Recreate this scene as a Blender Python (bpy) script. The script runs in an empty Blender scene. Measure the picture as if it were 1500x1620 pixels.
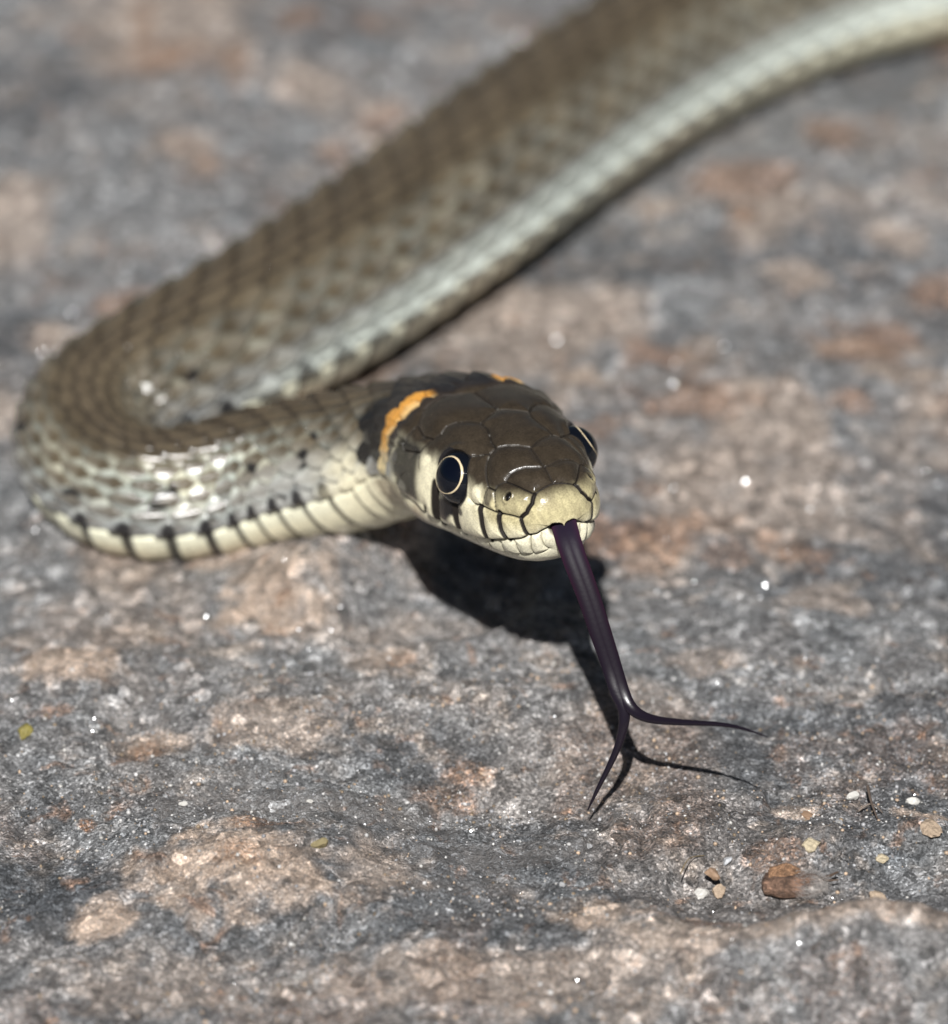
import bpy, bmesh, math, random
import numpy as np
from mathutils import Vector, kdtree
random.seed(7); rng=np.random.default_rng(11)
PI=np.pi
PITCH=np.radians(28.0);DIST=8.5
RT=np.array([1.,0,0]);DV=np.array([0,np.cos(PITCH),-np.sin(PITCH)]);UV=np.array([0,np.sin(PITCH),np.cos(PITCH)])
C0=np.array([0,0,0.46]);CAM=C0-DV*DIST
def proj(P):
    q=P-CAM;t=q@DV
    return np.stack([750+1000*(q@RT)*DIST/t,810-1000*(q@UV)*DIST/t],-1),t
def onplane(px,py,z=0.0):
    q=DV*DIST+RT*(px-750)/1000+UV*(810-py)/1000
    return CAM+q*((z-CAM[2])/q[2])

# ---------------------------------------------------------------- camera, light
SUN_EL=math.radians(46.0); SUN_AZ=math.radians(-4.0)   # light comes from the camera side, a little from its left
sc=bpy.context.scene
cd=bpy.data.cameras.new('camera'); cam=bpy.data.objects.new('camera',cd); sc.collection.objects.link(cam)
cam.location=CAM; cam.rotation_euler=(math.pi/2-PITCH,0,0)
cd.sensor_fit='HORIZONTAL'; cd.sensor_width=36; cd.lens=36*DIST/1.5
cd.clip_start=.1; cd.clip_end=2000
cd.dof.use_dof=True; cd.dof.focus_distance=DIST+.01; cd.dof.aperture_fstop=cd.lens/1000/.17
sc.camera=cam
wd=bpy.data.worlds.new('World'); sc.world=wd; wd.use_nodes=True
nt=wd.node_tree; bg=nt.nodes['Background']; sky=nt.nodes.new('ShaderNodeTexSky'); sky.sky_type='NISHITA'; sky.sun_disc=False
sky.sun_elevation=SUN_EL; sky.sun_rotation=math.pi+SUN_AZ
nt.links.new(sky.outputs[0],bg.inputs[0]); bg.inputs[1].default_value=.016
sd=bpy.data.lights.new('sun','SUN'); sd.energy=5.0; sd.angle=math.radians(.6); sd.color=(1,.985,.96)
so=bpy.data.objects.new('sun',sd); sc.collection.objects.link(so)
sdir=Vector((math.sin(SUN_AZ)*math.cos(SUN_EL),-math.cos(SUN_AZ)*math.cos(SUN_EL),math.sin(SUN_EL)))
so.rotation_euler=sdir.to_track_quat('Z','Y').to_euler(); so.location=sdir*10
sc.view_settings.view_transform='Standard'; sc.view_settings.look='None'; sc.view_settings.exposure=0.34; sc.view_settings.gamma=1

# ---- spine
YAW,HP=np.radians(21.8),np.radians(7.75)
HO=np.array([0.142,-0.0094,0.44])
FW=np.array([np.sin(YAW)*np.cos(HP),-np.cos(YAW)*np.cos(HP),np.sin(HP)])
RAD_S=[0,.55,.8,1.1,1.25,1.45,1.7,2.1,2.6,3.4,6.0,8.0,9.2]
RAD_R=[.10,.118,.124,.115,.113,.124,.145,.159,.166,.170,.15,.07,.006]
def spine():
    pts=[HO-FW*s for s in (-.02,0,.1,.2,.3,.40)]
    for px,py,z in ((655,708,.295),(600,724,.250),(520,739,.200),(410,757,.150),(310,783,.116),(225,789,.107),(158,758,.109),(131,707,.114),(150,659,.120),(226,618,.129),(330,567,.139),(515,462,.148),(703,334,.151),(860,218,.152),(1005,122,.152),(1150,45,.152),(1330,-22,.152),(1560,-70,.152),(1850,-120,.15)):
        pts.append(onplane(px,py,z))
    e=pts[-1]
    for dx,dy,z in ((.6,.1,.145),(1.2,.5,.14),(1.6,1.1,.12),(1.5,1.8,.09),(1.1,2.4,.05),(.9,2.9,.012)):
        pts.append(np.array([e[0]+dx,e[1]+dy,z]))
    P=np.array(pts)
    # centripetal catmull-rom, dense
    out=[]
    Q=np.vstack([2*P[0]-P[1],P,2*P[-1]-P[-2]])
    for i in range(1,len(Q)-2):
        p0,p1,p2,p3=Q[i-1:i+3]
        t0=0;t1=t0+np.linalg.norm(p1-p0)**.5;t2=t1+np.linalg.norm(p2-p1)**.5;t3=t2+np.linalg.norm(p3-p2)**.5
        t=np.linspace(t1,t2,200,endpoint=False)[:,None]
        A1=(t1-t)/(t1-t0)*p0+(t-t0)/(t1-t0)*p1;A2=(t2-t)/(t2-t1)*p1+(t-t1)/(t2-t1)*p2;A3=(t3-t)/(t3-t2)*p2+(t-t2)/(t3-t2)*p3
        B1=(t2-t)/(t2-t0)*A1+(t-t0)/(t2-t0)*A2;B2=(t3-t)/(t3-t1)*A2+(t-t1)/(t3-t1)*A3
        out.append((t2-t)/(t2-t1)*B1+(t-t1)/(t2-t1)*B2)
    C=np.vstack(out)
    L=np.r_[0,np.cumsum(np.linalg.norm(np.diff(C,axis=0),axis=1))]
    n=int(L[-1]/.004);l=np.linspace(0,L[-1],n)
    C=np.stack([np.interp(l,L,C[:,k]) for k in range(3)],1)
    # smooth
    k=np.exp(-.5*(np.arange(-40,41)*.004/.05)**2);k/=k.sum()
    Cp=np.vstack([C[0]+(C[0]-C[1])*np.arange(40,0,-1)[:,None],C,C[-1]+(C[-1]-C[-2])*np.arange(1,41)[:,None]])
    C=np.stack([np.convolve(Cp[:,j],k,'valid') for j in range(3)],1)
    L=np.r_[0,np.cumsum(np.linalg.norm(np.diff(C,axis=0),axis=1))]
    i0=np.argmin(np.linalg.norm(C-HO,axis=1))
    return L[i0:]-L[i0],C[i0:]
SL,SC=spine()
def frame(s):
    c=np.stack([np.interp(s,SL,SC[:,k]) for k in range(3)],-1)
    e=.012
    T=np.stack([np.interp(s+e,SL,SC[:,k])-np.interp(s-e,SL,SC[:,k]) for k in range(3)],-1)
    T[s<.3]=-FW
    T/=np.linalg.norm(T,axis=-1,keepdims=True)   # pointing backwards
    side=np.cross(-T,[0,0,1.]);side/=np.linalg.norm(side,axis=-1,keepdims=True) # snake's right
    up=np.cross(side,-T)
    ro=(np.radians(2.5)*np.clip((.75-s)/.4,0,1))[...,None]
    side,up=np.cos(ro)*side-np.sin(ro)*up,np.cos(ro)*up+np.sin(ro)*side
    return c,T,side,up
def sm(xk,yk,x,w=.006):
    # smoothed interpolation in sqrt space
    q=np.linspace(0,xk[-1]**.5,4000);y=np.interp(q*q,xk,yk)
    q2=np.interp(np.sqrt(np.maximum(x,0)),q,np.arange(4000.))
    xs=q*q
    # variable gaussian: approximate by convolution in sqrt space
    n=int(max(3,.012/(q[1]-q[0])));k=np.exp(-.5*(np.arange(-3*n,3*n+1)/n)**2);k/=k.sum()
    yp=np.r_[-y[3*n:0:-1],y,np.full(3*n,y[-1])]
    y=np.convolve(yp,k,'valid')
    return np.interp(q2,np.arange(4000.),y)
HS=[0,.002,.006,.012,.025,.05,.09,.13,.17,.22,.28,.33,.37,.42,.48]
WK=[0,.022,.038,.051,.066,.083,.098,.107,.113,.123,.139,.147,.146,.138,.124]
TK=[0,.020,.036,.050,.066,.080,.093,.104,.112,.120,.122,.119,.118,.119,.118]
BK=[0,.019,.034,.046,.059,.072,.083,.090,.096,.101,.104,.105,.105,.107,.110]
def profile(s):
    xs=HS+RAD_S[1:]
    r=RAD_R[1:]
    W=sm(xs,WK+r,s);T=sm(xs,TK+[x*.97 for x in r],s);B=sm(xs,BK+[x*.92 for x in r],s)
    return W,T,B
def surf(s,th):
    """s,th broadcastable arrays -> points (...,3), local v,w"""
    s,th=np.broadcast_arrays(s,th)
    W,T,B=profile(s)
    h=np.clip((.5-s)/.15,0,1)
    n=2.1+.45*h; 
    sn,cs=np.sin(th),np.cos(th)
    v=W*np.sign(sn)*np.abs(sn)**(2/n)
    w=np.where(cs>0,T,B)*np.sign(cs)*np.abs(cs)**(2/np.where(cs>0,n,2.1+.4*h))
    c,t,sd,up=frame(s)
    return c+sd*v[...,None]+up*w[...,None],v,w

# ---------------------------------------------------------------- helpers
def sst(a,b,x):
    t=np.clip((x-a)/(b-a),0,1); return t*t*(3-2*t)
_R=rng.random((8,256,256))
def vn(x,y,k=0):
    xi=np.floor(x).astype(int); yi=np.floor(y).astype(int); fx=x-xi; fy=y-yi
    fx=fx*fx*(3-2*fx); fy=fy*fy*(3-2*fy); R=_R[k%8]
    a=R[xi%256,yi%256];b=R[(xi+1)%256,yi%256];c=R[xi%256,(yi+1)%256];d=R[(xi+1)%256,(yi+1)%256]
    return (a*(1-fx)+b*fx)*(1-fy)+(c*(1-fx)+d*fx)*fy
def fbm(x,y,o=4,k=0):
    s=0;a=.5;t=0
    for i in range(o):
        s=s+a*vn(x*2**i+17.3*i,y*2**i+5.1*i,k+i); t+=a; a*=.5
    return s/t
def hsh(i,j,k=0):
    return _R[k%8][np.asarray(i).astype(int)%256,np.asarray(j).astype(int)%256]
def mesh_np(name,V,F,smooth=True,col=None):
    """V (n,3); F list of (m,3|4) int arrays"""
    me=bpy.data.meshes.new(name); V=np.asarray(V,np.float32)
    me.vertices.add(len(V)); me.vertices.foreach_set('co',V.ravel())
    nl=sum(f.size for f in F); nf=sum(len(f) for f in F)
    me.loops.add(nl); me.polygons.add(nf)
    me.loops.foreach_set('vertex_index',np.concatenate([f.ravel() for f in F]).astype(np.int32))
    tot=np.concatenate([np.full(len(f),f.shape[1]) for f in F]).astype(np.int32)
    st=np.r_[0,np.cumsum(tot)[:-1]].astype(np.int32)
    me.polygons.foreach_set('loop_start',st); me.polygons.foreach_set('loop_total',tot)
    if smooth: me.polygons.foreach_set('use_smooth',np.ones(nf,bool))
    if col is not None:
        a=me.color_attributes.new('Col','FLOAT_COLOR','POINT'); c=np.ones((len(V),4),np.float32); c[:,:col.shape[1]]=col
        a.data.foreach_set('color',c.ravel())
    me.update(calc_edges=True); me.validate(); return me
def link(name,me,mat=None,parent=None,label=None,cat=None,group=None,kind=None):
    o=bpy.data.objects.new(name,me); sc.collection.objects.link(o)
    if mat is not None and me is not None: me.materials.clear(); me.materials.append(mat)
    if parent is not None: o.parent=parent; o.matrix_parent_inverse=parent.matrix_world.inverted()
    for k,v in (('label',label),('category',cat),('group',group),('kind',kind)):
        if v: o[k]=v
    return o
class NT:
    def __init__(s,name):
        s.m=bpy.data.materials.new(name); s.m.use_nodes=True; s.t=s.m.node_tree; s.b=s.t.nodes['Principled BSDF']
    def n(s,typ,**kw):
        x=s.t.nodes.new(typ)
        for k,v in kw.items():
            if k[0]=='_': x.inputs[k[1:].replace('_',' ')].default_value=v
            else: setattr(x,k,v)
        return x
    def l(s,a,b): s.t.links.new(a,b)
    def noise(s,scale,detail=3,rough=.55,co=None,dist=0):
        x=s.n('ShaderNodeTexNoise'); x.inputs['Scale'].default_value=scale; x.inputs['Detail'].default_value=detail; x.inputs['Roughness'].default_value=rough; x.inputs['Distortion'].default_value=dist
        if co: s.l(co,x.inputs['Vector'])
        return x.outputs[0]
    def ramp(s,fac,pts):
        r=s.n('ShaderNodeValToRGB'); e=r.color_ramp.elements
        while len(e)<len(pts): e.new(.5)
        for q,(p,c) in zip(e,pts): q.position=p; q.color=(c if len(c)==4 else (*c,1)) if not isinstance(c,(int,float)) else (c,c,c,1)
        s.l(fac,r.inputs[0]); return r.outputs[0]
    def mix(s,fac,a,b,mode='MIX'):
        m=s.n('ShaderNodeMix',data_type='RGBA',blend_type=mode)
        for sock,v in ((m.inputs[0],fac),(m.inputs[6],a),(m.inputs[7],b)):
            if hasattr(v,'is_linked'): s.l(v,sock)
            else: sock.default_value=v if isinstance(v,(int,float)) else (*v,1)[:4]
        return m.outputs[2]
    def math(s,op,a,b=0.):
        m=s.n('ShaderNodeMath',operation=op)
        for sock,v in ((m.inputs[0],a),(m.inputs[1],b)):
            if hasattr(v,'is_linked'): s.l(v,sock)
            else: sock.default_value=v
        return m.outputs[0]
    def bump(s,h,strength,dist):
        b=s.n('ShaderNodeBump'); b.inputs['Strength'].default_value=strength; b.inputs['Distance'].default_value=dist
        s.l(h,b.inputs['Height']); s.l(b.outputs[0],s.b.inputs['Normal'])
    def pset(s,**kw):
        for k,v in kw.items(): s.b.inputs[k.replace('_',' ')].default_value=v if not isinstance(v,tuple) else (*v,1)
def simple(name,col,rough=.6,var=.25,scale=60,spec=.4,bump=.3,bd=.002):
    k=NT(name); tc=k.n('ShaderNodeTexCoord').outputs['Object']
    n=k.noise(scale,4,.6,tc); c=k.mix(n,tuple(x*(1-var) for x in col),tuple(min(1,x*(1+var)) for x in col)); k.l(c,k.b.inputs['Base Color'])
    k.pset(Roughness=rough,Specular_IOR_Level=spec); k.bump(n,bump,bd); return k.m

# ---------------------------------------------------------------- rock ground
def pxg(px,py): return onplane(px,py,0.)[:2]
_bs=np.arange(.62,5.2,.02); _bc=frame(_bs)[0]; BODYXY=_bc[:,:2]; BODYR=profile(_bs)[0]; BODYH=np.maximum(_bc[:,2]-profile(_bs)[2]+.010,0)*sst(.66,.74,_bs)*sst(2.0,1.5,_bs)   # the rock swells up under the neck
BUMPS=[(450,925,.16,.07,.020),(300,915,.07,.05,.014),(590,915,.07,.06,.018),(640,1130,.30,.12,.020),(120,1080,.14,.10,.022),(380,1395,.20,.14,.042),(160,1470,.10,.10,.015),
 (680,1530,.16,.12,.030),(1000,1505,.14,.09,.034),(1250,1545,.14,.10,.040),(1420,1525,.12,.08,.030),(1600,1540,.3,.12,.05),(1300,1345,.10,.05,.020),(1450,1330,.08,.06,.022),(1100,1310,.16,.08,.014),(1230,1010,.3,.2,.02),(60,1330,.12,.12,-.02),(1180,1405,.18,.045,-.018),(840,1250,.2,.1,-.012),
 (900,700,.25,.2,.02),(1300,650,.3,.25,.03),(150,300,.35,.3,.05),(1350,330,.3,.3,.04),(400,120,.4,.4,.05)]
BP=[(*pxg(a,b),c,d,e) for a,b,c,d,e in BUMPS]
def ground_h(x,y):
    x=np.asarray(x,float); y=np.asarray(y,float)
    far=np.full(x.shape,9.)
    hs=np.zeros(x.shape); wsum=np.full(x.shape,1e-9)
    for (bx,by),br,bh in zip(BODYXY,BODYR,BODYH):
        d=np.hypot(x-bx,y-by); far=np.minimum(far,d-br*.75)
        w_=np.exp(-(d/.05)**2)+1e-7*np.exp(-d/.1); hs+=w_*bh; wsum+=w_
    hs=hs/wsum
    m=sst(.0,.22,far)
    h=.05*(fbm(x*1.3+3,y*1.3+8,3,1)-.5)
    for bx,by,rx,ry,e in BP: h=h+1.5*e*np.exp(-((x-bx)/rx)**2-((y-by)/ry)**2)
    wx=x+.05*fbm(x*6,y*6,3,2); wy=y+.05*fbm(x*6+9,y*6,3,3)
    h=h+.050*(fbm(wx*5,wy*5,4,3)-.5)
    h=h*m+hs*sst(.26,.0,far+.05*(fbm(x*8,y*8,3,5)-.5))
    g=fbm(wx*17,wy*17,4,4)
    h=h+.024*(g-.5)*(.3+.7*m)-.010*sst(.62,.72,fbm(wx*11+4,wy*11,3,5))*m
    h=h+.0060*(fbm(x*60,y*60,3,6)-.5)+.0030*(vn(x*210,y*210,7)-.5)
    # dust-filled crevice cracks along the ridge
    cx,cy=pxg(400,1292); q=np.abs(y-cy-.10*(x-cx)-.05*(fbm(x*14,y*3,3,0)-.5))
    cr=np.exp(-(q/.006)**2)*sst(.52,.6,fbm(x*26+2,y*8,2,1))*np.exp(-((x-cx)/.22)**2)
    h=h-.030*cr
    return h
def gpt(px,py,lift=0.):
    z=0.
    for _ in range(6):
        p=onplane(px,py,z); z=float(ground_h(p[0:1],p[1:2])[0])
    p=onplane(px,py,z); return np.array([p[0],p[1],z+lift])
def axis(segs):
    out=[segs[0][0]]
    for a,b,st in segs:
        n=max(1,int(round((b-a)/st))); out+=list(np.linspace(a,b,n+1)[1:])
    return np.array(out)
def outer(a0,n,f):
    return a0*np.cumprod(np.full(n,f))
gx=axis([(-1.9,-1.15,.02),(-1.15,-.86,.006),(-.86,.86,.0036),(.86,1.25,.006),(1.25,2.2,.02)])
gx=np.r_[(-1.9-.03*np.cumsum(1.45**np.arange(20)))[::-1],gx,2.2+.03*np.cumsum(1.45**np.arange(20))]
gy=axis([(-1.5,-.95,.015),(-.95,-.78,.005),(-.78,.35,.0034),(.35,1.0,.006),(1.0,3.9,.0115),(3.9,5.5,.05)])
gy=np.r_[(-1.5-.03*np.cumsum(1.45**np.arange(20)))[::-1],gy,5.5+.06*np.cumsum(1.45**np.arange(18))]
GX,GY=np.meshgrid(gx,gy); GZ=ground_h(GX,GY)
nx,ny=len(gx),len(gy); idx=np.arange(nx*ny).reshape(ny,nx)
GF=np.stack([idx[:-1,:-1],idx[:-1,1:],idx[1:,1:],idx[1:,:-1]],-1).reshape(-1,4)
# mineral masks: r pink/tan feldspar, g rust stain, b dark fine-grained rock, a dust
def blobs(L,wob=.35,k=0):
    m=np.zeros(GX.shape)
    wn=fbm(GX*9,GY*9,4,k)-.5; wn2=fbm(GX*30+5,GY*30,3,k+1)-.5
    for px,py,rx,ry,st in L:
        c=pxg(px,py); e=pxg(px,py+ry); ry2=abs(e[1]-c[1]); rx2=rx/1000
        d=np.sqrt(((GX-c[0])/rx2)**2+((GY-c[1])/ry2)**2)
        m=np.maximum(m,st*sst(1.25,.55,d+wob*2.6*wn+1.1*wn2))
    return m
tan_=blobs([(430,985,115,42,1.),(110,1065,95,42,1.),(610,1075,70,26,.7),(350,905,70,22,.8),(520,905,95,30,.8),(240,1180,80,30,.75),(420,1170,120,40,.55),(360,1400,180,62,1.),(600,1400,80,55,.7),(160,1465,55,30,1.),(940,1462,90,30,.9),(1300,1520,300,40,.7),(800,1560,300,60,.55),(300,1560,200,50,.4),
  (905,605,50,28,.9),(1080,765,70,40,.6),(1180,830,90,40,.6),(1420,600,80,30,.8),(1100,560,50,30,.5),(230,60,45,30,.9),(80,545,60,25,.7),(480,1010,60,30,.6),(660,900,40,40,.5),(1040,330,60,20,.7),(1430,390,60,25,.6),(1260,440,60,20,.7),(1390,560,110,22,.8),(300,280,70,30,.6),(1240,880,60,40,.5),(1050,900,60,30,.5),(1300,960,70,30,.5),(1110,1060,60,20,.4),(1450,1310,45,16,.9),(1250,1290,40,14,.6)],k=0)
tan_=np.maximum(tan_,.6*sst(.55,.70,fbm(GX*3.4+31,GY*2.4+7,5,2))*(.25+.75*sst(-.1,.5,GY)))
rust=blobs([(85,1140,30,14,.8),(230,1190,40,16,.7),(140,1305,14,8,1),(410,1335,60,14,.8),(740,1220,40,14,.6),(1400,530,60,22,.9),(1170,350,35,18,.9),(1150,890,40,20,.6),(1270,890,50,20,.7),(1010,900,40,20,.5),(690,1250,60,20,.6),(380,1400,40,22,.6),(1250,1480,180,20,.6),(230,50,25,18,.6),(1230,1360,40,14,.5),(640,1070,30,10,.5)],k=3)
rust=np.maximum(rust,(.25+.55*sst(0,.6,GY))*sst(.60,.72,fbm(GX*5.5+3,GY*4+21,4,5)))
dark=blobs([(80,1420,130,75,.9),(640,1195,170,45,.6),(1120,1325,260,55,.8),(60,1290,80,40,.5),(260,1290,60,30,.4),(1000,1230,120,60,.4),(820,1320,120,30,.5)],k=5)
dark=np.maximum(dark,.6*sst(.5,.68,fbm(GX*3.3+11,GY*2.6+3,4,4)))
dust=blobs([(480,1290,250,34,1),(760,1350,190,26,.8),(330,1250,130,24,.5),(700,1400,160,30,.6)],k=6)
dark*=1-.8*tan_; 
gcol=np.stack([tan_,rust,dark,dust],-1).reshape(-1,4)
gme=mesh_np('ground',np.stack([GX,GY,GZ],-1).reshape(-1,3),[GF],True,gcol)
k=NT('granite'); tc=k.n('ShaderNodeTexCoord').outputs['Object']
at=k.n('ShaderNodeAttribute',attribute_name='Col'); sep=k.n('ShaderNodeSeparateColor'); k.l(at.outputs['Color'],sep.inputs[0])
n_big=k.noise(4.5,5,.6,tc); n_mid=k.noise(22,4,.6,tc); n_fine=k.noise(150,4,.65,tc); n_mic=k.noise(420,2,.6,tc)
vo=k.n('ShaderNodeTexVoronoi'); vo.inputs['Scale'].default_value=260; k.l(tc,vo.inputs['Vector'])
vs=k.n('ShaderNodeSeparateColor'); k.l(vo.outputs['Color'],vs.inputs[0])
vo2=k.n('ShaderNodeTexVoronoi'); vo2.inputs['Scale'].default_value=46; k.l(tc,vo2.inputs['Vector'])
vs2=k.n('ShaderNodeSeparateColor'); k.l(vo2.outputs['Color'],vs2.inputs[0])
base=k.mix(k.ramp(n_mid,[(.32,0),(.68,1)]),(.125,.131,.137),(.275,.277,.28))
base=k.mix(k.ramp(n_big,[(.4,0),(.62,.7)]),base,(.19,.178,.172))
base=k.mix(k.math('MULTIPLY',sep.outputs[2],.9),base,(.055,.061,.069))
fel=k.mix(n_mid,(.33,.24,.18),(.52,.42,.345))
fm=k.math('MULTIPLY',sep.outputs[0],k.ramp(n_fine,[(.30,.35),(.52,1)]))
base=k.mix(fm,base,fel)
n_mot=k.noise(11,5,.62,tc,.4); base=k.mix(k.math('MULTIPLY',k.ramp(n_mot,[(.53,0),(.65,.48)]),k.ramp(n_big,[(.40,.15),(.58,1.)])),base,k.mix(n_mid,(.31,.235,.18),(.44,.365,.30)))
n_mo2=k.noise(17,4,.6,tc,.6); base=k.mix(k.ramp(n_mo2,[(.60,0),(.70,.5)]),base,(.24,.125,.065))
rm=k.math('MULTIPLY',sep.outputs[1],k.ramp(n_fine,[(.36,.1),(.6,.9)]))
base=k.mix(rm,base,(.27,.135,.065))
# salt and pepper crystals
cry=k.ramp(vs.outputs[0],[(.0,.10),(.22,.45),(.5,1.),(.75,1.35),(.9,2.2),(1.,3.6)])
base=k.mix(k.math('SUBTRACT',.68,k.math('MULTIPLY',fm,.40)),base,cry,'MULTIPLY')
cry2=k.ramp(vs2.outputs[1],[(.0,.40),(.3,.82),(.7,1.08),(.88,1.4),(1.,2.3)])
base=k.mix(.8,base,cry2,'MULTIPLY')
base=k.mix(.5,base,k.ramp(n_mic,[(.3,.35),(.5,1.),(.72,1.9)]),'MULTIPLY')
dustc=k.mix(n_fine,(.145,.13,.12),(.22,.20,.19))
base=k.mix(k.math('MULTIPLY',k.math('MULTIPLY',at.outputs['Alpha'],k.ramp(n_fine,[(.35,.25),(.6,1.)])),.62),base,dustc)
k.l(base,k.b.inputs['Base Color'])
k.l(k.ramp(vs.outputs[1],[(0,.28),(.3,.5),(1,.75)]),k.b.inputs['Roughness']); k.pset(Specular_IOR_Level=.5)
hh=k.math('ADD',k.math('MULTIPLY',vs.outputs[0],.5),k.math('ADD',n_fine,k.math('MULTIPLY',n_mic,.5)))
k.bump(hh,.95,.007)
ground=link('ground',gme,k.m,kind='structure',label='rough grey granite with pinkish tan patches under the snake')

# ---------------------------------------------------------------- snake skin surface
N1=672; N2=336
s_head=np.unique(np.r_[0,(np.linspace(.0,.09**.5,95)**2)[1:],np.arange(.0905,.60,.00125)])
s_body=np.r_[np.arange(.603,4.05,.0034),np.arange(4.06,SL[-1]-.06,.022),SL[-1]-.05,SL[-1]-.03,SL[-1]-.015]
s_head[0]=1e-6
LIP_S=[0,.001,.003,.008,.015,.026,.045,.061,.082,.135,.175,.2,.25,.275,.29,.305,.34,.36]
LIP_T=[0,50,91,99,98.5,103,105,106.5,110,116,118.5,115.5,116,115,110,105,103,103]
PH_S=np.linspace(0,SL[-1],3000); _t=frame(PH_S)[1]; _k=np.linalg.norm(np.gradient(_t,axis=0),axis=1)/np.gradient(PH_S); _k[PH_S<.45]=0
_k=np.convolve(_k,np.ones(41)/41,'same'); _st=1+.80*np.clip(_k*profile(PH_S)[0],0,.9)     # skin stretches on the outside of a bend: more, not longer, scales
PH=np.cumsum(np.r_[0,np.diff(PH_S)*_st[1:]/(.64*np.maximum(profile(PH_S)[0][1:],.06))])
PH=PH-np.interp(.42,PH_S,PH)
RP=13.33
def lattice(s,A_signed):
    """imbricate keeled scales: returns height, q(edge measure), brown-centre coords, ids"""
    ph=np.interp(s,PH_S,PH); b0=A_signed/RP
    jr=np.round(b0); best=np.full(s.shape,-9.); sec=np.full(s.shape,-9.); out=[np.zeros(s.shape) for _ in range(5)]
    for dj in (-1,0,1):
        j=np.clip(jr+dj,-7,7); off=np.where(np.mod(j,2)==1,.5,0.)
        i0=np.round(ph-off)
        for di in (-1,0,1):
            i=i0+di; a=ph-(i+off); b=b0-j
            wd_=1.02*np.clip(1.0-.55*np.clip((a-.05)/.62,0,1)**1.6-.35*np.clip((-a-.1)/.6,0,1),.1,1)
            q=np.maximum(np.abs(a)/.66,0)**2.4+(np.abs(b)/wd_)**2.2
            h=.5+.62*a-2.2*np.maximum(q-.78,0)-.32*b*b-.12*a*a+.13*np.exp(-(b/.13)**2)*sst(1,.6,q)
            same=(np.abs(j-out[4])<.1)&(np.abs(i-out[3])<.1)&(best>-8)
            g=h>best; sec=np.where(same,sec,np.where(g,best,np.maximum(sec,h)))
            best=np.where(g,h,best)
            for o,v in zip(out,(q,a,b,i,j)): o[g]=v[g]
    return best,best-sec,out
def skin(s,th):
    """displaced skin points and colours for a ring grid"""
    S,TH=np.broadcast_arrays(s[:,None],th[None]); S=S.copy(); TH=TH.copy()
    P,v,w=surf(S,TH)
    Nn=np.cross(np.gradient(P,axis=1),np.gradient(P,axis=0))
    c=frame(S)[0]; sg=np.sign((Nn*(P-c)).sum(-1,keepdims=True)); Nn=Nn*sg; Nn/=np.linalg.norm(Nn,axis=-1,keepdims=True)+1e-12
    Nn[S<2e-5]=FW
    D=np.degrees(TH); A=np.abs(D)
    return S,TH,P,v,w,Nn,D,A
def pt(s,deg):
    return surf(np.array([float(s)]),np.array([math.radians(deg)]))[0][0]
THIN=[[(.071,42),(.075,30),(.074,22),(.071,13),(.065,6),(.061,0)],[(.061,0),(.043,0),(.026,0)],[(.022,29),(.023,15),(.026,0)],
 [(.070,42),(.052,38),(.037,35),(.025,31),(.022,29)],[(.071,42),(.079,52),(.080,60),(.073,70),(.069,81),(.047,79),(.036,78),(.025,78)],
 [(.081,59),(.094,60),(.108,53),(.121,45),(.132,36),(.138,31),(.143,22)],[(.143,22),(.136,13),(.126,5),(.114,0)],[(.114,0),(.093,0),(.062,0)],
 [(.142,22),(.162,21),(.184,17),(.199,15),(.221,15)],[(.221,15),(.235,7),(.25,0)],[(.25,0),(.303,0),(.352,0)],
 [(.221,15),(.244,20),(.26,26),(.268,34),(.263,42),(.272,50),(.30,52),(.335,46),(.362,32),(.370,14),(.352,0)],
 [(.166,48),(.156,40),(.139,30)],[(.096,60),(.099,70),(.101,81)],[(.134,81),(.122,83),(.101,81),(.082,81),(.069,81)],
 [(.275,52),(.29,66),(.285,78)],[(.29,66),(.33,70),(.345,60),(.338,47)],
 [(.043,106),(.043,116),(.05,138)],[(.015,100),(.02,123),(.03,146)],[(.006,104),(.008,129),(.012,160)],[(.075,110),(.08,122),(.09,138)],[(.115,115),(.12,126),(.13,138)],[(.16,118),(.165,128),(.18,140)],[(.215,116),(.22,128),(.235,140)],
 [(.012,160),(.03,146),(.05,139),(.09,138),(.13,138),(.18,140),(.24,140),(.29,138)]]
THICK=[([(.022,29),(.017,45),(.018,66),(.024,78),(.021,88),(.016,98)],.0040),([(.060,80),(.061,87),(.058,94),(.049,105)],.0064),([(.105,83),(.103,90),(.102,98),(.099,112)],.0078),
 ([(.176,84),(.18,90),(.184,100),(.186,110),(.186,117)],.0098),([(.232,84),(.238,92),(.245,106),(.247,115)],.0120),([(.276,102),(.284,112)],.0035)]
def sample(pl,step=.0012):
    out=[]
    for (a,b),(c,d) in zip(pl[:-1],pl[1:]):
        n=max(2,int(np.linalg.norm(pt(a,b)-pt(c,d))/step)+1)
        f=np.linspace(0,1,n); ss=a+(c-a)*f; tt=np.radians(b+(d-b)*f)
        out.append(surf(ss,tt)[0])
    return np.vstack(out)
def kd(points):
    t=kdtree.KDTree(len(points))
    for i,p in enumerate(points): t.insert(p,i)
    t.balance(); return t
def dist_to(t,P,mask,extra=None):
    d=np.full(mask.shape,9.); ii=np.argwhere(mask); Q=P[mask]; r=np.empty(len(Q)); e=np.zeros(len(Q))
    for n,p in enumerate(Q):
        _,i,dd=t.find(p); r[n]=dd
        if extra is not None: e[n]=extra[i]
    d[mask]=r
    if extra is None: return d
    ex=np.ones(mask.shape); ex[mask]=e; return d,ex
def both(pl): return [pl,[(a,-b) for a,b in pl]]
thin_pts=np.vstack([sample(q) for p in THIN for q in both(p)])
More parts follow.
